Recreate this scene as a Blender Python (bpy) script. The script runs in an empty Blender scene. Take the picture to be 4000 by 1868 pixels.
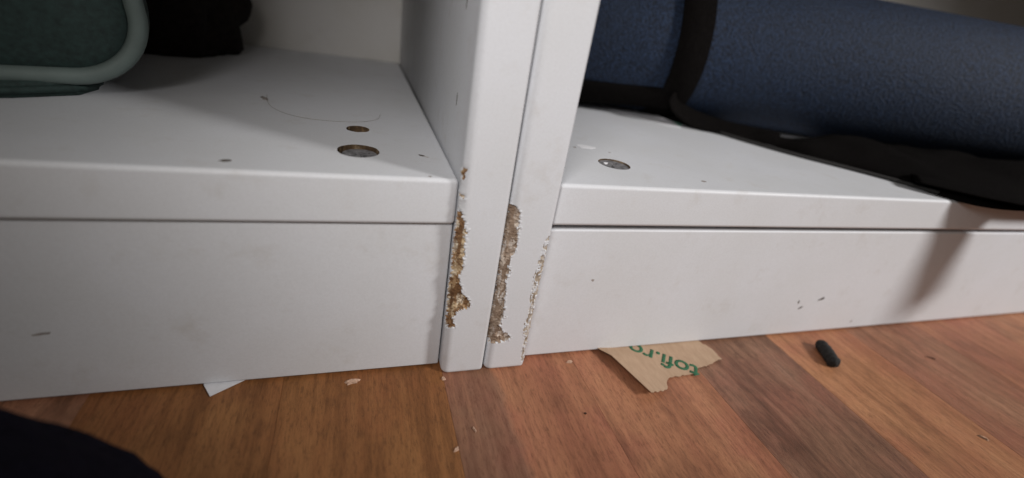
import bpy, bmesh, math, random
from mathutils import Vector, Matrix, noise
random.seed(7)
S = bpy.context.scene
C = S.collection
K = 0.001                                   # everything below is written in millimetres

# ------------------------------------------------------------------ camera
R = [[0.9465101, -0.2842712, 0.1526711], [0.0002094, -0.4726020, -0.8812760], [0.3226740, 0.8341686, -0.4472630]]
cd = bpy.data.cameras.new('camera'); cam = bpy.data.objects.new('camera', cd); C.objects.link(cam)
cam.matrix_world = Matrix(((R[0][0], -R[1][0], -R[2][0], -0.0516331), (R[0][1], -R[1][1], -R[2][1], -0.1402994),
                           (R[0][2], -R[1][2], -R[2][2], 0.1387851), (0, 0, 0, 1)))
cd.sensor_fit = 'HORIZONTAL'; cd.sensor_width = 36; cd.lens = 36*1794.27/4000
cd.clip_start = 0.004; cd.clip_end = 20
cd.dof.use_dof = True; cd.dof.focus_distance = 0.185; cd.dof.aperture_fstop = 4.8
S.camera = cam
# ------------------------------------------------------------------ light
S.view_settings.view_transform = 'Standard'; S.view_settings.look = 'None'; S.view_settings.exposure = 0
W = bpy.data.worlds.new('World'); S.world = W; W.use_nodes = True
W.node_tree.nodes['Background'].inputs[0].default_value = (1.0, 0.87, 0.70, 1)
W.node_tree.nodes['Background'].inputs[1].default_value = 0.09

def lamp(name, kind, loc, target, power, color, size=0.1, **kw):
    d = bpy.data.lights.new(name, kind); o = bpy.data.objects.new(name, d); C.objects.link(o)
    o.location = [v*K for v in loc]; d.energy = power; d.color = color
    o.rotation_euler = (Vector(target)*K - o.location).to_track_quat('-Z', 'Y').to_euler()
    if kind == 'AREA': d.shape = 'DISK'; d.size = size
    else: d.shadow_soft_size = size
    for k, v in kw.items(): setattr(d, k, v)
    return o
KEYT = (150, 0, 60)
lamp('key_lamp', 'SPOT', (KEYT[0]+790*1.0, KEYT[1]-610*1.0, KEYT[2]+640*1.0), (285, 30, 65), 54, (1.0, 0.975, 0.965), 0.105,
     spot_size=math.radians(39), spot_blend=1.0)
lamp('added_fill', 'SPOT', (-130, -225, 275), (75, 95, 85), 3.1, (1.0, 0.965, 0.955), 0.06, spot_size=math.radians(69), spot_blend=1.0)  # fill light added near the camera, cone aimed so the left stays darker
S.cycles.max_bounces = 6
S.cycles.use_denoising = True

# ------------------------------------------------------------------ helpers
def link(o, parent=None):
    C.objects.link(o)
    if parent is not None: o.parent = parent
    return o
def thing(name, label, cat, loc=(0, 0, 0), group=None):
    o = bpy.data.objects.new(name, None); o.empty_display_size = .01; o.location = [v*K for v in loc]
    link(o); o['label'] = label; o['category'] = cat
    if group: o['group'] = group
    return o
def tag(o, label, cat, group=None):
    o['label'] = label; o['category'] = cat
    if group: o['group'] = group
    return o
def mesh(name, bm, mats, parent=None, smooth=True, loc=None):
    """bm in mm (world); parent empties may sit anywhere: the mesh is shifted to suit"""
    off = Vector((0, 0, 0))
    if parent is not None:
        q = parent
        while q is not None: off += q.location; q = q.parent
    if loc is not None: off2 = Vector(loc)*K
    else: off2 = off
    for v in bm.verts: v.co = v.co*K - off2
    me = bpy.data.meshes.new(name); bm.to_mesh(me); bm.free()
    for m in (mats if isinstance(mats, (list, tuple)) else [mats]): me.materials.append(m)
    if smooth:
        for p in me.polygons: p.use_smooth = True
    o = bpy.data.objects.new(name, me); o.location = off2 - off
    return link(o, parent)
def box(x0, x1, y0, y1, z0, z1, bev=0, seg=3):
    bm = bmesh.new(); bmesh.ops.create_cube(bm, size=1)
    for v in bm.verts:
        v.co = Vector((x0+(v.co.x+.5)*(x1-x0), y0+(v.co.y+.5)*(y1-y0), z0+(v.co.z+.5)*(z1-z0)))
    if bev: bmesh.ops.bevel(bm, geom=bm.edges[:], offset=bev, segments=seg, profile=.5, affect='EDGES')
    return bm
def shade_auto(o, ang=40):
    me = o.data; bm = bmesh.new(); bm.from_mesh(me)
    for e in bm.edges:
        if len(e.link_faces) == 2 and e.calc_face_angle(0) > math.radians(ang): e.smooth = False
    bm.to_mesh(me); bm.free()
    md = o.modifiers.new('wn', 'WEIGHTED_NORMAL'); md.keep_sharp = True; md.weight = 100; return o
def tube(path, r, n=12, closed=False, bm=None, prof=None, ref=None):
    """sweep a circle (or flat ellipse prof=(rx,rz)) along a path"""
    bm = bm or bmesh.new(); rings = []; P = [Vector(p) for p in path]; up = ref or Vector((0, 0, 1))
    for i, p in enumerate(P):
        t = (P[min(i+1, len(P)-1)] - P[max(i-1, 0)]).normalized()
        a = t.cross(up)
        if a.length < .05: a = t.cross(Vector((0, 1, 0)))
        a.normalize(); b = a.cross(t).normalized()
        rr = r(i/(len(P)-1)) if callable(r) else r
        ra, rb = (prof if prof else (1, 1))
        rings.append([bm.verts.new(p + a*math.cos(k*2*math.pi/n)*rr*ra + b*math.sin(k*2*math.pi/n)*rr*rb) for k in range(n)])
    for i in range(len(rings)-1):
        for k in range(n): bm.faces.new((rings[i][k], rings[i][(k+1) % n], rings[i+1][(k+1) % n], rings[i+1][k]))
    bm.faces.new(rings[0][::-1]); bm.faces.new(rings[-1])
    bmesh.ops.recalc_face_normals(bm, faces=bm.faces[:])
    return bm
def slab(pts, z0, z1, bm=None, top=None):
    bm = bm or bmesh.new()
    a = [bm.verts.new((p[0], p[1], z0)) for p in pts]; b = [bm.verts.new((p[0], p[1], z1)) for p in pts]
    n = len(pts)
    for i in range(n): bm.faces.new((a[i], a[(i+1) % n], b[(i+1) % n], b[i]))
    bm.faces.new(a[::-1]); bm.faces.new(b)
    bmesh.ops.recalc_face_normals(bm, faces=bm.faces[:])
    return bm
def catmull(pts, n=8):
    P = [Vector(p) for p in pts]; P = [P[0]*2-P[1]] + P + [P[-1]*2-P[-2]]; out = []
    for i in range(1, len(P)-2):
        for k in range(n):
            t = k/n; a, b, c, d = P[i-1:i+3]
            out.append(.5*((2*b)+(c-a)*t+(2*a-5*b+4*c-d)*t*t+(3*b-a-3*c+d)*t**3))
    out.append(P[-2]); return out

# ------------------------------------------------------------------ materials
class NT:
    def __init__(s, name):
        s.m = bpy.data.materials.new(name); s.m.use_nodes = True; s.t = s.m.node_tree
        s.b = s.t.nodes['Principled BSDF']; s.tc = s.n('ShaderNodeTexCoord')
    def n(s, typ, **kw):
        q = s.t.nodes.new(typ)
        for k, v in kw.items():
            if isinstance(v, tuple) and k.startswith('i_'): q.inputs[k[2:]].default_value = v
            elif k.startswith('i_'): q.inputs[k[2:].replace('_', ' ')].default_value = v
            else: setattr(q, k, v)
        return q
    def l(s, a, b): s.t.links.new(a, b)
    def noise(s, scale, vec=None, detail=4, rough=.55, dist=0):
        q = s.n('ShaderNodeTexNoise'); q.inputs['Scale'].default_value = scale; q.inputs['Detail'].default_value = detail
        q.inputs['Roughness'].default_value = rough; q.inputs['Distortion'].default_value = dist
        s.l(vec if vec is not None else s.tc.outputs['Object'], q.inputs['Vector']); return q
    def ramp(s, fac, stops):
        q = s.n('ShaderNodeValToRGB'); e = q.color_ramp.elements
        while len(e) < len(stops): e.new(.5)
        for i, (p, c) in enumerate(stops):
            e[i].position = p; e[i].color = (c if isinstance(c, tuple) else (c, c, c)) + (1,)
        s.l(fac, q.inputs[0]); return q
    def mix(s, fac, a, b, mode='MIX'):
        q = s.n('ShaderNodeMix', data_type='RGBA', blend_type=mode)
        for v, i in ((fac, 0), (a, 6), (b, 7)):
            if hasattr(v, 'is_linked'): s.l(v, q.inputs[i])
            else: q.inputs[i].default_value = v if i == 0 else (tuple(v)+(1,))
        return q.outputs[2]
    def bump(s, h, strength=.3, dist=.0001, prev=None):
        q = s.n('ShaderNodeBump'); q.inputs['Strength'].default_value = strength; q.inputs['Distance'].default_value = dist
        s.l(h, q.inputs['Height'])
        if prev is not None: s.l(prev, q.inputs['Normal'])
        s.l(q.outputs[0], s.b.inputs['Normal']); return q.outputs[0]
    def map(s, scale, rot=(0, 0, 0), vec=None):
        q = s.n('ShaderNodeMapping'); q.inputs['Scale'].default_value = scale; q.inputs['Rotation'].default_value = rot
        s.l(vec if vec is not None else s.tc.outputs['Object'], q.inputs['Vector']); return q.outputs[0]

def m_white(name, col=(.695, .712, .742), dirt=.05):
    a = NT(name)
    big = a.noise(22, detail=3); fine = a.noise(420, detail=2)
    c = a.mix(a.ramp(big.outputs[0], [(.35, 0.0), (.75, 1.0)]).outputs[0], col, tuple(v*(1-dirt*k) for v, k in zip(col, (1, 1.1, 1.5))))
    grime = a.noise(60, detail=6, rough=.7)
    c = a.mix(a.ramp(grime.outputs[0], [(.56, 0.0), (.78, .45)]).outputs[0], c, (.50, .47, .43))
    sp = a.noise(1200, detail=3, rough=.9)
    c = a.mix(a.ramp(sp.outputs[0], [(.36, 0.0), (.66, .17)]).outputs[0], c, (.40, .39, .39))
    a.l(c, a.b.inputs['Base Color'])
    a.l(a.ramp(grime.outputs[0], [(.3, .42), (.8, .6)]).outputs[0], a.b.inputs['Roughness'])
    a.b.inputs['Specular IOR Level'].default_value = .35
    n1 = a.bump(fine.outputs[0], .12, .0002)
    return a.m
M_WHITE = m_white('white_laminate')
M_WHITE_BACK = m_white('back_fibreboard', (.60, .585, .56), .1)

def m_chip(name, cols):
    a = NT(name)
    v = a.n('ShaderNodeTexVoronoi'); v.inputs['Scale'].default_value = 620; a.l(a.map((1.15, 1, .38)), v.inputs['Vector'])
    sep = a.n('ShaderNodeSeparateColor'); a.l(v.outputs['Color'], sep.inputs[0])
    c = a.ramp(sep.outputs[0], [(0, cols[0]), (.35, cols[1]), (.7, cols[2]), (1, cols[3])]).outputs[0]
    big = a.noise(300, detail=4)
    c = a.mix(a.ramp(big.outputs[0], [(.40, .85), (.55, 0.0)]).outputs[0], c, cols[0])
    a.l(c, a.b.inputs['Base Color']); a.b.inputs['Roughness'].default_value = .9
    a.bump(v.outputs['Distance'], .5, .0004)
    return a.m
M_CHIP = m_chip('chipboard_core', [(.17, .083, .034), (.38, .225, .110), (.60, .45, .27), (.84, .75, .60)])
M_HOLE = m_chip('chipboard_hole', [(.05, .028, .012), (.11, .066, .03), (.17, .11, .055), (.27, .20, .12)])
M_FRAY = m_chip('frayed_edge', [(.34, .27, .20), (.48, .42, .35), (.58, .54, .49), (.68, .66, .64)])
M_CHIP2 = m_chip('chipboard_core_grey', [(.26, .18, .125), (.46, .35, .265), (.62, .53, .44), (.74, .70, .66)])

def m_simple(name, col, rough=.7, var=.3, scale=200, bump=.3, metal=0, spec=.5, bd=.0002, sheen=0):
    a = NT(name); f = a.noise(scale, detail=4)
    c = a.mix(a.ramp(f.outputs[0], [(.3, 0.0), (.7, 1.0)]).outputs[0], tuple(v*(1-var) for v in col), tuple(min(1, v*(1+var)) for v in col))
    a.l(c, a.b.inputs['Base Color']); a.b.inputs['Roughness'].default_value = rough; a.b.inputs['Metallic'].default_value = metal
    a.b.inputs['Specular IOR Level'].default_value = spec
    if sheen: a.b.inputs['Sheen Weight'].default_value = sheen
    a.bump(f.outputs[0], bump, bd); return a.m
M_SCUFF = m_simple('dark_scuff', (.09, .075, .06), .8)
M_SCUFF2 = m_simple('grey_scuff', (.30, .27, .25), .8)
M_CAM = m_simple('dull_zinc', (.24, .235, .24), .55, .5, 420, .6, .35)
M_PATCH = m_simple('white_filler', (.86, .86, .88), .5, .04)
M_BLACK = m_simple('black_nylon', (.0055, .0048, .0046), 1.0, .4, 900, .3, spec=.02)
M_CORD = m_simple('black_cord', (.02, .019, .018), .8, .3, 1500, .5)
M_PAPER = m_simple('white_paper', (.70, .70, .72), .7, .04, 300, .2)
M_GREENPAPER = m_simple('green_print', (.18, .42, .30), .7, .1)
M_HAIR = m_simple('hair_brown', (.22, .18, .15), .5)
M_CRUMB = m_simple('pale_crumb', (.52, .34, .24), .9, .35, 700, .8, bd=.0006)
M_SPLINTER = m_simple('dark_splinter', (.05, .02, .01), .8, .3, 900)
M_CHARRED = m_simple('black_crumb', (.012, .011, .010), .85, .5, 700, 1.0, bd=.0008)
M_INK = m_simple('green_ink', (.02, .115, .05), .7, .15, 700)

def m_kraft():
    a = NT('kraft_paper'); f = a.noise(500, a.map((1, .25, 1)), 5, .7); g = a.noise(40, detail=3)
    c = a.ramp(f.outputs[0], [(.25, (.36, .235, .15)), (.75, (.50, .35, .235))]).outputs[0]
    c = a.mix(a.ramp(g.outputs[0], [(.4, 0.0), (.7, .35)]).outputs[0], c, (.36, .24, .15))
    a.l(c, a.b.inputs['Base Color']); a.b.inputs['Roughness'].default_value = .85; a.bump(f.outputs[0], .3, .0002); return a.m
M_KRAFT = m_kraft()
def m_mat():
    a = NT('blue_foam'); f = a.noise(620, detail=2, rough=.8); g = a.noise(25, detail=2)
    c = a.ramp(f.outputs[0], [(.38, (.002, .0045, .012)), (.64, (.014, .031, .071))]).outputs[0]
    c = a.mix(a.ramp(g.outputs[0], [(.35, 0.0), (.7, .5)]).outputs[0], c, (.012, .021, .042))
    a.l(c, a.b.inputs['Base Color']); a.b.inputs['Roughness'].default_value = .75; a.b.inputs['Specular IOR Level'].default_value = .3
    a.bump(f.outputs[0], 1.0, .0012); return a.m
M_MAT = m_mat()
M_TUB = m_simple('dark_green_cloth', (.012, .028, .025), .8, .35, 500, .4)
M_PIPE = m_simple('pale_green_piping', (.12, .155, .145), .6, .12, 80, .1)
M_BAG = m_simple('dark_brown_cloth', (.014, .010, .009), .95, .4, 300, .5, spec=.2)
M_CLOTH = m_simple('navy_black_cloth', (.0065, .0058, .0105), 1.0, .35, 500, .6, spec=.03, bd=.0006)

# wood: one procedural material per tone, grain along Y, shifted plank by plank through the object's own random number
def m_wood(name, dark, mid, light, red, figure=0.0, second=None):
    a = NT(name)
    oi = a.n('ShaderNodeObjectInfo')
    off = a.n('ShaderNodeVectorMath', operation='SCALE'); off.inputs[0].default_value = (1.3, 2.1, 0); a.l(oi.outputs['Random'], off.inputs['Scale'])
    add = a.n('ShaderNodeVectorMath', operation='ADD'); a.l(a.tc.outputs['Object'], add.inputs[0]); a.l(off.outputs[0], add.inputs[1])
    v0 = add.outputs[0]
    warp = a.noise(1, a.map((30, 8, 1), vec=v0), 3); ws = a.n('ShaderNodeVectorMath', operation='SCALE'); a.l(warp.outputs['Color'], ws.inputs[0]); ws.inputs['Scale'].default_value = .0035+.016*figure
    add2 = a.n('ShaderNodeVectorMath', operation='ADD'); a.l(v0, add2.inputs[0]); a.l(ws.outputs[0], add2.inputs[1]); v = add2.outputs[0]
    broad = a.noise(1, a.map((48, 5, 1), vec=v), 4, .6)
    streak = a.noise(1, a.map((240, 13, 1), vec=v), 6, .7)
    fine = a.noise(1, a.map((900, 150, 1), vec=v), 5, .9)
    patch = a.noise(26, v, 4, .6)
    blot = a.noise(1, a.map((40, 16, 1), vec=v0), 4, .65)
    if second:
        sx = a.n('ShaderNodeSeparateXYZ'); a.l(a.tc.outputs['Object'], sx.inputs[0])
        w2 = a.noise(1, a.map((20, 26, 1)), 3, .6)
        ma = a.n('ShaderNodeMath', operation='MULTIPLY_ADD'); a.l(w2.outputs[0], ma.inputs[0]); ma.inputs[1].default_value = .016; a.l(sx.outputs[0], ma.inputs[2])
        rmp = a.n('ShaderNodeMapRange'); rmp.inputs['From Min'].default_value = .0285; rmp.inputs['From Max'].default_value = .0315; a.l(ma.outputs[0], rmp.inputs['Value'])
        dark, mid, light, red = [a.mix(rmp.outputs[0], p, q) for p, q in zip((dark, mid, light, red), second)]
        d2 = tuple(k*.45 for k in second[0]); l2 = second[2]
        m1 = a.mix(a.ramp(broad.outputs[0], [(.30, 0.0), (.5, 1.0)]).outputs[0], dark, mid)
        c = a.mix(a.ramp(broad.outputs[0], [(.5, 0.0), (.72, 1.0)]).outputs[0], m1, light)
    else:
        d2 = tuple(k*.45 for k in dark); l2 = tuple(min(1, k*1.12) for k in light)
        c = a.ramp(broad.outputs[0], [(.30, dark), (.5, mid), (.72, light)]).outputs[0]
    c = a.mix(a.ramp(patch.outputs[0], [(.42, 0.0), (.66, .75)]).outputs[0], c, red)
    c = a.mix(a.ramp(streak.outputs[0], [(.34, .45), (.52, 0.0)]).outputs[0], c, d2)
    c = a.mix(a.ramp(streak.outputs[0], [(.50, 0.0), (.74, .40)]).outputs[0], c, l2)
    c = a.mix(a.ramp(blot.outputs[0], [(.32, .55+.2*figure), (.48, 0.0)]).outputs[0], c, d2)
    c = a.mix(a.ramp(fine.outputs[0], [(.36, .70), (.52, 0.0)]).outputs[0], c, d2)
    if figure:
        wv = a.n('ShaderNodeTexWave', wave_type='RINGS', rings_direction='Z', wave_profile='SAW')
        wv.inputs['Scale'].default_value = 26; wv.inputs['Distortion'].default_value = 9; wv.inputs['Detail'].default_value = 5; wv.inputs['Detail Scale'].default_value = 3; wv.inputs['Detail Roughness'].default_value = .65
        a.l(a.map((1.5, .30, 1), vec=v), wv.inputs['Vector'])
        c = a.mix(a.ramp(wv.outputs['Fac'], [(.02, .42*figure), (.30, 0.0)]).outputs[0], c, d2)
    a.l(c, a.b.inputs['Base Color'])
    a.l(a.ramp(streak.outputs[0], [(.3, .60), (.7, .45)]).outputs[0], a.b.inputs['Roughness'])
    a.b.inputs['Specular IOR Level'].default_value = .3
    a.bump(fine.outputs[0], .5, .0004); return a.m
GOLD = ((.190, .076, .024), (.285, .120, .040), (.360, .168, .060), (.265, .098, .036))
GREY = ((.175, .082, .048), (.255, .130, .078), (.33, .185, .118), (.275, .108, .070))
RED = ((.270, .104, .055), (.375, .158, .082), (.46, .218, .112), (.375, .132, .082))
ORANGE = ((.295, .122, .055), (.410, .185, .086), (.50, .245, .120), (.40, .148, .082))
BROWN = ((.230, .100, .054), (.330, .152, .084), (.41, .21, .122), (.325, .120, .072))
W_GOLD = m_wood('wood_golden', *GOLD); W_GREY = m_wood('wood_greybrown', *GREY, .6); W_GREY2 = m_wood('wood_figured', *GREY, 1.0)
W_RED = m_wood('wood_reddish', *RED); W_ORANGE = m_wood('wood_orange', *ORANGE); W_BROWN = m_wood('wood_brown', *BROWN, .4)
W_TWO = m_wood('wood_two_tone', *GREY, 0.0, RED)

# ------------------------------------------------------------------ floor
floor = mesh('floor', box(-1000, 1300, -1000, 300, -12, -8.2), m_simple('screed', (.2, .19, .18), .9), smooth=False)
floor['kind'] = 'structure'
mats_row = {-3: W_BROWN, -2: W_GOLD, -1: W_GOLD, 0: W_TWO, 1: W_RED, 2: W_GREY2, 3: W_ORANGE, 4: W_BROWN, 5: W_RED}
cols = [W_GOLD, W_RED, W_GREY, W_ORANGE, W_BROWN]
for i in range(-16, 21):
    x0, x1 = -17.5 + 60*i, -17.5 + 60*(i+1)
    m = mats_row.get(i)
    cuts = [-1000, -1000+random.uniform(150, 380)]
    while cuts[-1] < 300: cuts.append(cuts[-1]+random.choice((300, 400, 500)))
    cuts = [c for c in cuts if c < 260 and not (-340 < c < 30)] + [300]
    for a, b in zip(cuts[:-1], cuts[1:]):
        mm = m if (m and a < 0 < b) else random.choice(cols)
        dz = random.uniform(-.06, 0)
        bm = box(x0+.04, x1-.04, a+.02, b-.02, -8.2, dz*.4, .05, 1)
        mesh('plank', bm, mm, floor, smooth=False, loc=(x0, (a+b)/2, 0))

# ------------------------------------------------------------------ bookcases
BT, BB = 84.3, 67.2                         # bottom shelf: top and underside
YB, YK = 3.46, 5.4                          # its front edge, the kickboard's front
BACK = 262.0
HGT = 620.0
def interp(tab, z):
    for (z0, a), (z1, b) in zip(tab[:-1], tab[1:]):
        if z0 <= z <= z1: return a + (b-a)*(z-z0)/(z1-z0)
    return None
D1 = [(21.6, -19), (22.4, -18.2), (23.6, -16.4), (24.1, -14.6), (25.8, -14.5), (28.3, -16.2), (31.2, -14.4), (32.4, -12.4), (33.2, -10.6), (34.8, -9.4), (36.8, -10.2), (38.1, -10.9),
      (39.5, -12.9), (43.3, -13.8), (46.1, -15.1), (48.2, -15.2), (51.2, -14.1), (55.3, -14.0), (59.4, -14.4), (63.3, -14.5), (66.1, -14.3), (68.8, -14.8), (71, -15.8), (73, -17), (75.5, -17.4), (77, -18.6)]
D2 = [(13.8, 0), (14.3, 1.2), (14.7, 4.8), (15.1, 7.8), (17.2, 9.8), (19, 8.0), (21, 5.6), (23.8, 4.0), (26.8, 4.5), (27.8, 5.8), (29, 4.6), (33.3, 4.9), (36.7, 4.1), (40, 4.4), (44.5, 3.2),
      (49.5, 4.0), (55.6, 3.4), (57.4, 4.7), (59.8, 5.3), (65, 4.8), (69, 4.8), (74, 4.4), (76, 3.2), (77, 0)]
D3 = [(2.5, 16.4), (9.5, 15.9), (14, 15.8), (19.4, 14.4), (24.4, 14.4), (29.4, 14.6), (32.7, 15.6), (35.5, 14.6), (40.9, 14.6), (46.1, 14.0), (49.9, 14.8), (55.5, 15.0), (62.1, 15.8), (64.5, 16.6), (66.5, 18.5)]

def fbm(x, y, z, s, o=3):
    p = Vector((x*s, y*s, z*s)); v = 0; a = 1
    for _ in range(o): v += a*noise.noise(p); p *= 2.1; a *= .5
    return v
def damaged_panel(x0, x1, left=None, right=None, parent=None, chip=None, extra=None):
    """side panel as a fine shell: the laminate is broken away along its front edges, chipboard showing"""
    w = x1-x0; r = 1.5; r2 = 3.0; prof = []       # (x, y, nx, ny, coordinate along the front measured like x)
    prof.append((x0, 280.0, -1, 0)); y = 14.0
    while y > r2+.3: prof.append((x0, y, -1, 0)); y -= (.35 if y < 6.5 else 1.2)
    for k in range(0, 8):
        t = k/7*math.pi/2; prof.append((x0+r2-r2*math.cos(t), r2-r2*math.sin(t), -math.cos(t), -math.sin(t)))
    x = x0+r2+.25
    while x < x1-r-.1: prof.append((x, 0, 0, -1)); x += .25
    for k in range(0, 8):
        t = math.pi/2 - k/7*math.pi/2; prof.append((x1-r+r*math.cos(t), r-r*math.sin(t), math.cos(t), -math.sin(t)))
    y = r+.3
    while y < 14: prof.append((x1, y, 1, 0)); y += (.35 if y < 6.5 else 1.2)
    prof.append((x1, 280.0, 1, 0))
    zs = [0, .15, .35, .6, .9, 1.3, 1.8]
    z = 2.1
    while z < 80: zs.append(z); z += .28
    while z < 100: zs.append(z); z += 1.0
    while z < HGT: zs.append(z); z += 12
    zs.append(HGT)
    bm = bmesh.new(); rows = []; D = []
    for z in zs:
        row = []; drow = []
        ins = 1.4 - math.sqrt(max(0, 1.4**2-(1.4-z)**2)) if z < 1.4 else 0
        for (px, py, nx, ny) in prof:
            px2 = px; d = -9
            n1 = fbm(px, py, z, .55, 3)*1.3 + fbm(px, py+9, z, 1.5, 3)*.9
            if left and py < 9:
                xl = interp(left, z)
                if xl is not None:
                    ww = xl - x0                                     # width of the wound on the front
                    if nx < -.99: d = min(ww*.9, 3.6) - (py-1.0) + n1*.8 - .2
                    else: d = max(d, (xl - .35 - px) + n1*.75)
                    if ww < .5: d = min(d, ww)
                    if nx < -.99 and ww < 2: d = min(d, ww-py*.5)
            if right and py < 4:
                xr = interp(right, z)
                if xr is not None and z < 66:
                    q = (px - xr)
                    st = fbm(px*1.2, 31, z*.45, 1.1, 3)
                    lim = .05 - .40*max(0, min(1, q/3.0)) + (.15 if z > 56 else 0)
                    dd = (st - lim)*2.2 if q > 0 else -1
                    if nx > .99: dd = min(dd, .6-py*.3)
                    d = max(d, min(dd, .9))
            if extra:
                for (ez, ex, er, sd) in extra:
                    q = er - math.hypot((z-ez)*.7, (px-ex)) + n1*.4
                    if py < 4: d = max(d, q)
            dis = 0
            if d > 0:
                dis = min(1, d/.55)*(.75 + .75*(.5+fbm(px, py, z, 1.3, 2)) + .18*noise.noise(Vector((px*3.1, py*3, z*1.4))))
                dis = max(.12, dis)
                if right and px > (x0+x1)/2: dis *= .30
            elif d > -.9 and d > -8:
                dis = -(.30 if right and px > (x0+x1)/2 else .38)*max(0, (1-abs(d+.35)/.55))*(.5+1.4*fbm(px, py, z, 1.6, 2))
            X = px - nx*dis; Y = py - ny*dis
            X += -nx*ins*.9 if abs(nx) > 0 else 0
            if py < 20: Y += ins
            if abs(nx) < .01 and z < 1.4:                              # keep the face within the rounded foot
                X = min(max(X, x0+ins), x1-ins)
            row.append(bm.verts.new((X, Y, z))); drow.append(d)
        rows.append(row); D.append(drow)
    for i in range(len(rows)-1):
        for j in range(len(prof)-1):
            f = bm.faces.new((rows[i][j], rows[i][j+1], rows[i+1][j+1], rows[i+1][j])); f.smooth = True
            dm = (D[i][j]+D[i][j+1]+D[i+1][j+1]+D[i+1][j])/4
            if dm > .02: f.material_index = 1
    bm.faces.new([rows[0][j] for j in range(len(prof))][::-1]); bm.faces.new([rows[-1][j] for j in range(len(prof))])
    for i in range(len(rows)-1): bm.faces.new((rows[i][-1], rows[i][0], rows[i+1][0], rows[i+1][-1]))
    # split the broken faces off as the exposed core
    core = bmesh.new(); mp = {}
    kill = [f for f in bm.faces if f.material_index == 1]
    for f in kill:
        vs = []
        for v in f.verts:
            if v not in mp: mp[v] = core.verts.new(v.co)
            vs.append(mp[v])
        nf = core.faces.new(vs); nf.smooth = True
        if right and f.calc_center_median().x > (x0+x1)/2: nf.material_index = 1
    bmesh.ops.delete(bm, geom=kill, context='FACES')
    o = mesh('side_panel', bm, M_WHITE, parent, smooth=False)
    c = mesh('exposed_chipboard', core, [chip, M_FRAY], o, smooth=False)
    return o

def plain_panel(x0, x1, parent):
    return shade_auto(mesh('side_panel', box(x0, x1, 0, 280, 0, HGT, 1.5), M_WHITE, parent))
def boolean(o, cutters):
    for bmc in cutters:
        for v in bmc.verts: v.co *= K
        me = bpy.data.meshes.new('cut'); bmc.to_mesh(me); bmc.free(); co = bpy.data.objects.new('cut', me); C.objects.link(co)
        md = o.modifiers.new('b', 'BOOLEAN'); md.operation = 'DIFFERENCE'; md.solver = 'EXACT'; md.object = co
        bpy.context.view_layer.update()
        me2 = bpy.data.meshes.new_from_object(o.evaluated_get(bpy.context.evaluated_depsgraph_get()))
        o.modifiers.clear(); o.data = me2; bpy.data.objects.remove(co)
def drill(x, y, r, z0, z1, n=40, jag=0):
    bm = bmesh.new(); pts = []
    for k in range(n):
        t = k*2*math.pi/n; rr = r + jag*noise.noise(Vector((math.cos(t)*2.2+x, math.sin(t)*2.2, y)))
        pts.append((x+rr*math.cos(t), y+rr*math.sin(t)))
    return slab(pts, z0, z1, bm)
def board(x0, x1, holes, parent, name='bottom_shelf'):
    o = mesh(name, box(x0, x1, YB, BACK-.4, BB, BT, 1.6, 4), [M_WHITE, M_CHIP], parent)
    if holes: boolean(o, [drill(x, y, r, BT-dep, BT+5, 40, j) for (x, y, r, dep, j) in holes])
    me = o.data; off = Vector((0, 0, 0)); q = o
    while q is not None: off += q.location; q = q.parent
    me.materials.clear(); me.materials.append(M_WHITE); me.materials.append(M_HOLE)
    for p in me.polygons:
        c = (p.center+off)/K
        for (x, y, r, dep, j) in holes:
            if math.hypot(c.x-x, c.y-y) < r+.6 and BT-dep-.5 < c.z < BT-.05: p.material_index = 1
    return shade_auto(o, 35)
def blob(cx, cy, rx, ry, ang, h, seed, n=26, jag=.3):
    """outline of a small irregular mark"""
    ca, sa = math.cos(ang), math.sin(ang); pts = []
    for k in range(n):
        t = k*2*math.pi/n; q = 1 + jag*noise.noise(Vector((math.cos(t)*1.7+seed, math.sin(t)*1.7, seed*.37)))*1.6
        a, b = rx*q*math.cos(t), ry*q*math.sin(t); pts.append((cx+a*ca-b*sa, cy+a*sa+b*ca))
    return pts
def mark_top(parent, x, y, rx, ry, ang, mat, seed=1, z=BT, h=.07, name='scuff_mark', jag=.35):
    return mesh(name, slab(blob(x, y, rx, ry, math.radians(ang), h, seed, jag=jag), z-.02, z+h), mat, parent, smooth=False)
def mark_front(parent, x, z, rx, rz, ang, mat, yface, seed=1, name='scuff_mark'):
    bm = slab(blob(x, z, rx, rz, math.radians(ang), 0, seed), -.02, .06)
    for v in bm.verts: v.co = Vector((v.co.x, yface - v.co.z, v.co.y))
    bmesh.ops.recalc_face_normals(bm, faces=bm.faces[:])
    return mesh(name, bm, mat, parent, smooth=False)
def mark_side(parent, y, z, ry, rz, ang, mat, xface, seed=1):
    bm = slab(blob(y, z, ry, rz, math.radians(ang), 0, seed), -.02, .06)
    for v in bm.verts: v.co = Vector((xface - v.co.z, v.co.x, v.co.y))
    bmesh.ops.recalc_face_normals(bm, faces=bm.faces[:])
    return mesh('scuff_mark', bm, mat, parent, smooth=False)

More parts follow.
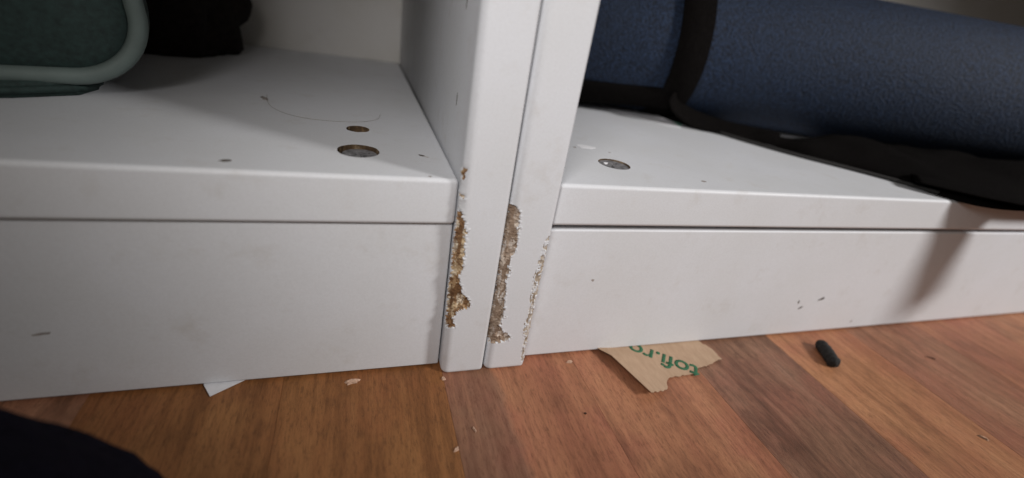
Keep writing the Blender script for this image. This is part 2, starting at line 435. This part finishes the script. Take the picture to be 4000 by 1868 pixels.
# left bookcase
L = thing('bookcase', 'left white bookcase, its panel edge chewed to brown chipboard, dark green bag inside', 'bookcase', (-400, 140, 0), 'white bookcases standing side by side')
p1 = damaged_panel(-18.0, -.55, left=D1, parent=L, chip=M_CHIP, extra=[(88.5, -17.6, .75, 0), (86.2, -17.5, .5, 0), (79.2, -17.4, .65, 0)])
plain_panel(-800, -782, L)
b1 = board(-781.8, -18.35, [(-50.6, 57.6, 4.6, 3.0, .5), (-50.6, 28.6, 7.3, 8.0, .25)], L)
shade_auto(mesh('kickboard', box(-781.8, -18.6, YK, YK+16, .9, 66.6, .7), M_WHITE, L))
mesh('back_panel', box(-790, -10, BACK, BACK+3, 2, HGT-5), M_WHITE_BACK, L, smooth=False)
shade_auto(mesh('shelf', box(-781.8, -18.4, 8, BACK-.5, 372, 390, 1), M_WHITE, L))
# right bookcase
Rb = thing('bookcase', 'right white bookcase with greyish frayed front edge, rolled blue mat on its bottom shelf', 'bookcase', (400, 140, 0), 'white bookcases standing side by side')
p2 = damaged_panel(.45, 18.0, left=D2, right=D3, parent=Rb, chip=M_CHIP2)
plain_panel(782, 800, Rb)
b2 = board(18.85, 781.8, [(56.2, 31.2, 7.2, 3.0, .05)], Rb)
shade_auto(mesh('kickboard', box(18.5, 781.8, YK, YK+16, .9, 64.7, .8), M_WHITE, Rb))
mesh('back_panel', box(10, 790, BACK, BACK+3, 2, HGT-5), M_WHITE_BACK, Rb, smooth=False)
shade_auto(mesh('shelf', box(18.4, 781.8, 8, BACK-.5, 372, 390, 1), M_WHITE, Rb))

# cam fittings in their holes
def cam_lock(parent, x, y, r, z, ang, cross=True):
    bm = drill(x, y, r, z-4, z, 40)
    o = mesh('cam_fitting', bm, M_CAM, parent, smooth=False)
    boolean_cut = []
    ca, sa = math.cos(ang), math.sin(ang)
    for a0, (lx, ly) in ((0, (r*.62, r*.13)), (0, (r*.13, r*.62))):
        pts = [(x+u*ca-v*sa, y+u*sa+v*ca) for u, v in ((-lx, -ly), (lx, -ly), (lx, ly), (-lx, ly))]
        boolean_cut.append(slab(pts, z-1.6, z+2))
    # cutters are in world mm; the fitting sits at its parent's origin
    off = Vector((0, 0, 0)); q = parent
    while q is not None: off += q.location; q = q.parent
    for b in boolean_cut:
        for v in b.verts: v.co -= off/K*0
    boolean_world(o, boolean_cut)
    return o
def boolean_world(o, cutters):
    bpy.context.view_layer.update(); boolean(o, cutters)
cam_lock(b1, -50.2, 28.0, 6.1, BT-1.1, .5)
cam_lock(b2, 56.2, 31.2, 6.9, BT-.6, .9)
mark_top(b2, 53.2, 33.2, 1.1, .7, 20, M_PATCH, 4, z=BT-.6, h=.35, name='paint_fleck')
mark_top(b2, 53.6, 55.2, 5.2, 2.6, -12, M_PATCH, 2, name='filler_patch', h=.12)
mark_top(b2, 46.8, 53.5, .8, .9, 0, M_SCUFF2, 5)
mark_top(b2, 63.0, 48.5, .7, .5, 0, M_SCUFF2, 6)
mark_top(b2, 91.5, 14.2, 1.3, .8, 10, M_SCUFF2, 3)
mark_top(b1, -88.8, 11.5, 1.5, 1.1, 0, M_SCUFF, 8)
mark_top(b1, -28.2, 27.4, 1.3, .7, -40, M_SCUFF, 9)
mark_top(b1, -26.5, 26.0, .9, .3, -30, M_SCUFF2, 10)
mark_top(b1, -28.0, 5.5, .55, .5, 20, M_SCUFF2, 11)
mark_top(b1, -91.0, 97.5, 1.1, 3.6, 18, M_SCUFF2, 12)
mark_top(b1, -40.5, 258.6, 7, .6, -4, M_SCUFF, 13)
mark_top(b1, -20.8, 259.2, 3, .5, -4, M_SCUFF, 14)
mark_side(p1, 22.6, 107.0, .5, 2.3, 4, M_SCUFF, -18.0, 15)
mark_side(p1, 21.5, 138, .5, 2.5, 4, M_SCUFF, -18.0, 16)
kb = [o for o in bpy.data.objects if o.name.startswith('kickboard')]
kl, kr = sorted(kb, key=lambda o: o.parent.location.x)
mark_front(kr, 189.4, 23.6, 2.6, .7, 22, M_SCUFF, YK, 21)
mark_front(kr, 173.2, 22.4, 1.1, .5, 100, M_SCUFF, YK, 22)
mark_front(kr, 176.6, 18.4, 1.6, .5, 30, M_SCUFF, YK, 23)
mark_front(kr, 44.4, 40.7, .7, .6, 30, M_SCUFF2, YK, 24)
mark_front(kr, 224.2, 5.9, .9, .5, 30, M_SCUFF2, YK, 25)
mark_front(kl, -143.2, 27.4, 2.3, .45, 8, M_SCUFF2, YK, 26)

# ------------------------------------------------------------------ rolled mat with its strap
TH = math.radians(-15); MD = Vector((math.cos(TH), math.sin(TH), 0)); MN = Vector((-math.sin(TH), math.cos(TH), 0)); MA = Vector((300, 125, BT+50)); MR = 49.7
t = thing('rolled_mat', 'rolled dark blue exercise mat with black strap, lying along the right bottom shelf', 'exercise mat', (300, 125, BT))
def spiral(bm, a0, a1):
    n = 72; turns = 5; prof = []
    for k in range(n*turns+1):
        th = -math.pi*.30 - k*2*math.pi/n; r = MR - max(0, k-4)*6.2/n - (0 if k > 4 else (4-k)*.0)
        prof.append((r, th))
    def ring(a, dr):
        return [bm.verts.new(MA + MD*a + MN*((r-dr)*math.cos(th)) + Vector((0, 0, 1))*((r-dr)*math.sin(th))) for r, th in prof]
    As = [a0+(a1-a0)*i/24 for i in range(25)]
    rings = [ring(a + 0, 0) for a in As]
    inner = [ring(a, 5.4) for a in (As[0], As[-1])]
    for i in range(24):
        for k in range(len(prof)-1): bm.faces.new((rings[i][k], rings[i][k+1], rings[i+1][k+1], rings[i+1][k]))
    for ro, ri in ((rings[0], inner[0]), (rings[-1], inner[1])):
        for k in range(len(prof)-1): bm.faces.new((ro[k], ro[k+1], ri[k+1], ri[k]))
    return bm
mesh('roll', spiral(bmesh.new(), -262, 345), M_MAT, t)
def band(a0, a1, r):
    bm = bmesh.new(); n = 72; rings = []
    for a, rr in ((a0, r-1.2), (a0+.4, r), (a1-.4, r), (a1, r-1.2)):
        rings.append([bm.verts.new(MA + MD*(a + (1.8*math.sin(th*2))) + MN*rr*math.cos(th) + Vector((0, 0, 1))*(rr*math.sin(th))) for th in [k*2*math.pi/n for k in range(n)]])
    for i in range(3):
        for k in range(n): bm.faces.new((rings[i][k], rings[i][(k+1) % n], rings[i+1][(k+1) % n], rings[i+1][k]))
    return bm
mesh('strap', band(-160, -139.5, MR+1.3), M_BLACK, t)
mesh('strap', band(150, 170, MR+1.3), M_BLACK, t)

# black nylon carry bag crumpled under and in front of the mat, running out over the shelf edge
def sheet(rows, mat, name, parent, thick=1.6, amp=2.0, sc=.03, seed=0):
    """rows: list of (front point, back point) in mm; lofted puffed cloth resting on its base"""
    bm = bmesh.new(); n = 22; top = []; bot = []
    fr = catmull([a for a, b in rows], 6); bk = catmull([b for a, b in rows], 6)
    for a, b in zip(fr, bk):
        w = (b-a).length; ra = []; rb = []
        for k in range(n+1):
            u = k/n; p = a.lerp(b, u)
            h = math.sin(math.pi*u)**.6 * min(thick, w*.16)
            h += amp*max(0, fbm(p.x, p.y, seed, sc, 3)+.25)*math.sin(math.pi*u)**.8*min(1, w/30)
            ra.append(bm.verts.new(p + Vector((0, 0, h+.25)))); rb.append(bm.verts.new(p + Vector((0, 0, 0.05))))
        top.append(ra); bot.append(rb)
    for i in range(len(top)-1):
        for k in range(n):
            bm.faces.new((top[i][k], top[i+1][k], top[i+1][k+1], top[i][k+1]))
            bm.faces.new((bot[i][k], bot[i][k+1], bot[i+1][k+1], bot[i+1][k]))
        bm.faces.new((top[i][0], bot[i][0], bot[i+1][0], top[i+1][0])); bm.faces.new((top[i][n], top[i+1][n], bot[i+1][n], bot[i][n]))
    bm.faces.new([top[0][k] for k in range(n+1)] + [bot[0][k] for k in range(n, -1, -1)])
    bm.faces.new([top[-1][k] for k in range(n, -1, -1)] + [bot[-1][k] for k in range(n+1)])
    bmesh.ops.recalc_face_normals(bm, faces=bm.faces[:])
    return mesh(name, bm, mat, parent)
t = thing('carry_bag', 'crumpled black nylon carry bag spread under and in front of the blue mat', 'bag', (250, 60, BT))
z = BT
sheet([((112, 185, z), (122, 205, z)), ((140, 174, z), (160, 196, z)), ((158, 160, z), (182, 182, z)), ((157, 138, z), (186, 150, z)), ((176, 109, z), (199, 118, z)), ((193, 101, z), (217, 103, z)), ((203, 91, z), (232, 96, z)),
       ((214, 72, z), (258, 100, z)), ((230, 52, z), (305, 116, z)), ((238, 30, z), (350, 116, z)), ((243, 8, z), (392, 110, z)), ((258, -5, z), (440, 100, z)), ((300, -8, z), (490, 90, z)), ((380, -8, z), (520, 80, z))],
      M_BLACK, 'bag_body', t, 8.0, 9, .014, 3)
mesh('strap_tail', tube(catmull([(143.5, 123.5, 105), (146, 124.5, 100.5), (152, 125, 96), (161, 122.5, 91.5), (175, 117, 88.5), (194, 106, 87), (214, 94, 87)], 8), 1, 16, prof=(7.5, 2.0), ref=Vector((.35, -.75, .55))), M_BLACK, t)
mesh('strap_tail', tube(catmull([(147, 127.5, 100), (128, 134.5, 99), (108, 140.5, 97.5), (80, 148, 96), (50, 156, 95)], 8), 1, 16, prof=(2.2, 8.5), ref=Vector((0, -.5, .85))), M_BLACK, t)
# strap end that sticks out past the shelf edge (its shadow falls on the boards)
pth = catmull([(240, 24, 89), (256, 6, 89.5), (272, -6, 90), (290, -18, 89), (310, -33, 85), (328, -46, 80), (340, -55, 77)], 8)
mesh('carry_strap', tube(pth, lambda u: 1-.25*u*u, 16, prof=(11.0, 1.1)), M_BLACK, t)
# drawcord along the shelf
cd_ = tag(mesh('cord', tube(catmull([(170, 128, z+1), (180, 107, z+1), (186, 94, z+1), (201.5, 69, z+1), (220, 48, z+1), (232, 33, z+1), (240, 20, z+1.1), (243, 11, z+1.2)], 6), 1.15, 8), M_CORD),
          'thin black cord lying on the right shelf in front of the black bag', 'cord')
# pale paper tag peeping out behind
t = thing('paper_tag', 'pale paper tag with green tip peeping out under the left end of the blue mat', 'tag', (145, 150, BT))
mesh('paper', slab([(118, 166), (126, 140), (142, 121.5), (152, 117), (162, 128), (165, 142), (170, 175), (150, 190), (124, 189)], z+.1, z+.45), M_PAPER, t, smooth=False)
mesh('print', slab([(153.5, 119), (161, 127), (164, 140), (160, 139), (156, 128)], z+.5, z+.6), M_GREENPAPER, t, smooth=False)

# ------------------------------------------------------------------ green tub and dark bag in the left bookcase
n_ = Vector((.35, -.94, 0)).normalized(); u_ = Vector((.94, .35, 0)).normalized(); O_ = Vector((-158, 72, 0))
t = thing('piped_bag', 'stiff dark green bag with rounded corner and pale grey-green piping on the left shelf', 'bag', (-210, 90, BT))
def rr_path(inset, ztop=230, zlow=91.3, uR=30.8, rad=22, uL=-150):
    pts = []
    zlow += inset; uR -= inset; uL += inset; rad = max(2, rad-inset)
    pts.append((uL, ztop))
    for k in range(9):
        a = math.pi + k/8*math.pi/2; pts.append((uL+rad+rad*math.cos(a), zlow+rad+rad*math.sin(a)))
    for k in range(13):
        a = -math.pi/2 + k/12*math.pi/2; pts.append((uR-rad+rad*math.cos(a), zlow+rad+rad*math.sin(a)))
    for q, dz in ((-.6, 8), (-2.2, 20), (-4, 40), (-5, 70), (-5, 138)): pts.append((uR+q, zlow+rad+dz))
    return pts
def P3(u, z, d): v = O_ + u_*u - n_*d; return Vector((v.x, v.y, z))
pts = rr_path(0)
mesh('piping', tube([P3(u, zz, 0) for u, zz in pts], 3.1, 12, ref=n_), M_PIPE, t)
bm = bmesh.new(); rings = []
for d, ins in ((-5.5, 55), (-5.0, 35), (-3.6, 18), (-1.6, 7), (.6, 1), (3, -1), (20, -4.5), (60, -6.0), (95, -3), (99, 10), (99.5, 40)):
    rings.append([bm.verts.new(P3(u, max(zz, BT+.4), d)) for u, zz in rr_path(ins, 226)])
for a, b in zip(rings[:-1], rings[1:]):
    for k in range(len(a)-1): bm.faces.new((a[k], a[k+1], b[k+1], b[k]))
bm.faces.new(rings[0]); bm.faces.new(rings[-1][::-1])
mesh('body', bm, M_TUB, t)
bm = bmesh.new()
foot = [(-172-60, -4), (-30, -8), (-8, -7), (10, -1), (16, 10), (17, 40), (12, 80), (-150, 90)]
pl_ = [P3(u, 0, d) for u, d in foot]
mesh('base', (lambda b: (bmesh.ops.bevel(b, geom=b.edges[:], offset=1.6, segments=3, affect='EDGES'), b)[1])(slab([(p.x, p.y) for p in pl_], BT+.1, BT+5.5)), M_TUB, t)

def lump(cx, cy, cz, rx, ry, rz, amp, sc, seed, zmin, sub=5, power=1.0):
    bm = bmesh.new(); bmesh.ops.create_icosphere(bm, subdivisions=sub, radius=1)
    for v in bm.verts:
        d = v.co.normalized(); q = 1 + amp*fbm(d.x+seed, d.y, d.z, sc, 4)
        v.co = Vector((cx+d.x*rx*q, cy+d.y*ry*q, max(zmin, cz+d.z*rz*q)))
    return bm
tag(mesh('cloth_bag', lump(-178, 215, 118, 55, 44, 62, .22, 1.4, 3.3, BT+.1), M_BAG), 'slumped dark brown cloth bag in the back behind the green bag', 'cloth bag')

# dark cloth on the floor in the near left corner
tag(mesh('dark_cloth', lump(-172, -80, 17, 92, 53, 60, .10, 1.3, 8.1, .1, 5), M_CLOTH), 'soft navy-black heap of cloth on the floor at the near left corner', 'cloth')

# ------------------------------------------------------------------ things on the floor
# torn kraft paper, tucked under the right kickboard, printed upside down
outline = [(54.5, 12), (57.5, 4.2), (60.2, -2), (66.8, -25.6)]
def jagged(a, b, n, amp, seed):
    out = []
    for k in range(1, n+1):
        u = k/n; p = Vector(a).lerp(Vector(b), u)
        out.append((p.x+amp*noise.noise(Vector((p.x*1.3, p.y*1.3, seed))), p.y+amp*noise.noise(Vector((p.x*1.3, p.y*1.3, seed+5)))))
    return out
for a, b, n in (((66.8, -25.6), (76.7, -23.9), 9), ((76.7, -23.9), (82.5, -16.2), 7), ((82.5, -16.2), (97.7, -15.2), 14), ((97.7, -15.2), (101.3, -12.4), 5), ((101.3, -12.4), (110, -11.2), 8), ((110, -11.2), (119.3, -8.4), 9), ((119.3, -8.4), (119.6, -3), 5), ((119.6, -3), (116.5, 4.5), 6), ((116.5, 4.5), (113, 12), 4)):
    outline += jagged((a[0], a[1], 0), (b[0], b[1], 0), n, .9, 2.7)
def lift(x, y):                      # how far the paper stands off the floor: its left edge curls up
    e = max(0, 1-max(0, (x-60.5)-(-(y)*.3))/26)
    return .35 + 3.2*e*e*max(0, min(1, (12-y)/14)) + .5*max(0, (x-105)/14)
t = thing('torn_paper', 'torn piece of brown kraft paper with green lettering sticking out under the right bookcase', 'paper', (88, -8, 0))
bm = bmesh.new()
vs = [bm.verts.new((x, y, 0)) for x, y in outline]; f = bm.faces.new(vs); 
for ax in range(2):
    for k in range(1, 22):
        co = [0, 0, 0]; no = [0, 0, 0]; co[ax] = (54 if ax == 0 else -27)+k*(3.1 if ax == 0 else 2.0); no[ax] = 1
        bmesh.ops.bisect_plane(bm, geom=bm.verts[:]+bm.edges[:]+bm.faces[:], plane_co=co, plane_no=no)
g = bmesh.ops.extrude_face_region(bm, geom=bm.faces[:])
topv = {v for v in g['geom'] if isinstance(v, bmesh.types.BMVert)}
for v in bm.verts: v.co.z = lift(v.co.x, v.co.y) + (.28 if v in topv else 0)
bmesh.ops.recalc_face_normals(bm, faces=bm.faces[:])
mesh('sheet', bm, M_KRAFT, t, smooth=False)
cu = bpy.data.curves.new('txt', 'FONT'); cu.body = 'tofi.ro'; cu.size = 1; cu.extrude = 0; cu.resolution_u = 6; cu.offset = .018
cu.space_character = 1.0
to = bpy.data.objects.new('txt', cu); C.objects.link(to); bpy.context.view_layer.update()
tm = bpy.data.meshes.new_from_object(to.evaluated_get(bpy.context.evaluated_depsgraph_get())); bpy.data.objects.remove(to)
bm = bmesh.new(); bm.from_mesh(tm)
xs = [v.co.x for v in bm.verts]; x_0, x_1 = min(xs), max(xs); TXL = 34.0; sc = TXL/(x_1-x_0)
ang = math.radians(141); ca, sa = math.cos(ang), math.sin(ang); T0 = (103.8, -12.2)
bmesh.ops.subdivide_edges(bm, edges=bm.edges[:], cuts=1)
for v in bm.verts:
    a, b = (v.co.x-x_0)*sc, v.co.y*sc*1.04
    x, y = T0[0]+a*ca-b*sa, T0[1]+a*sa+b*ca
    v.co = Vector((x, y, lift(x, y)+.28+.05))
bmesh.ops.solidify(bm, geom=bm.faces[:], thickness=-.04)
mesh('lettering', bm, M_INK, t, smooth=False)

# black rod-shaped crumb
bm = bmesh.new()
P = catmull([(187.8, -5.6, 2.6), (186.4, -9, 2.7), (184, -14, 2.8), (181.6, -19, 2.7), (180.2, -22.4, 2.6)], 7)
tube(P, lambda u: (2.75*(1-abs(2*u-1)**7)**.5+.35)*(1+.05*math.sin(u*40)), 20, bm=bm)
for v in bm.verts: v.co += Vector((fbm(v.co.x, v.co.y, v.co.z, .5, 3), fbm(v.co.y, v.co.z, v.co.x, .5, 3), fbm(v.co.z, v.co.x, v.co.y, .5, 3)))*.33
tag(mesh('black_crumb', bm, M_CHARRED), 'short black rod-shaped crumb on the orange plank in front of the right bookcase', 'crumb')

# white slip of paper
bm = slab([(-107, 20), (-103.6, 5.3), (-100.5, -.3), (-91.2, 6), (-80, 14)], .25, .5)
tag(mesh('paper_slip', bm, M_PAPER, smooth=False), 'corner of a white paper slip poking out under the left kickboard', 'paper')

# hair on the shelf
tag(mesh('hair', tube(catmull([(-91, 104, z+.4), (-89, 92, z+.2), (-85, 80, z+.2), (-77, 70.5, z+.2), (-66, 66.3, z+.2), (-52, 67.4, z+.2), (-43, 74, z+.25), (-40.5, 84, z+.5)], 8), .055, 5), M_HAIR), 'fine curved hair lying on the left shelf behind the two holes', 'hair')

# flakes and crumbs
def flake(x, y, rx, ry, ang, label, mat=None, h=.7, seed=1, name='flake', cat='flake', group='flakes of chipboard and paint on the floor'):
    bm = slab(blob(x, y, rx, ry, math.radians(ang), 0, seed, 12, .5), .02, h)
    for v in bm.verts:
        if v.co.z > .1: v.co.z += .3*noise.noise(v.co*1.3); v.co.x += (x-v.co.x)*.3; v.co.y += (y-v.co.y)*.3
    return tag(mesh(name, bm, mat or M_CRUMB, smooth=False), label, cat, group)
flake(-52.8, .4, 3.4, 1.2, 8, 'long pale flake on the golden planks, close to the left kickboard', seed=2)
flake(-17.6, -2.6, .9, .8, 0, 'small pale crumb at the lower left corner of the middle panels', seed=3)
flake(-18.4, -36.3, 1.1, .7, 30, 'pale crumb near the bottom edge, on the joint of golden and grey-brown planks', seed=5)
flake(-10.4, -29.2, .4, 1.2, 20, 'thin pale sliver on the grey-brown plank below the middle panels', seed=6)
flake(40.5, .1, 1.2, .9, 0, 'pale chip on the reddish plank, left of the torn paper', seed=7)
flake(215.3, -70.7, 2.3, .6, -55, 'pale splinter on the brown plank at the lower right', seed=9)
flake(254.9, -23.2, 2.6, .35, -35, 'thin dark splinter on the floor right of the black crumb', M_SPLINTER, .4, 10, 'splinter', 'splinter')
flake(35.1, -28.7, .5, .4, 0, 'tiny dark speck on the reddish plank', M_SPLINTER, .4, 11)
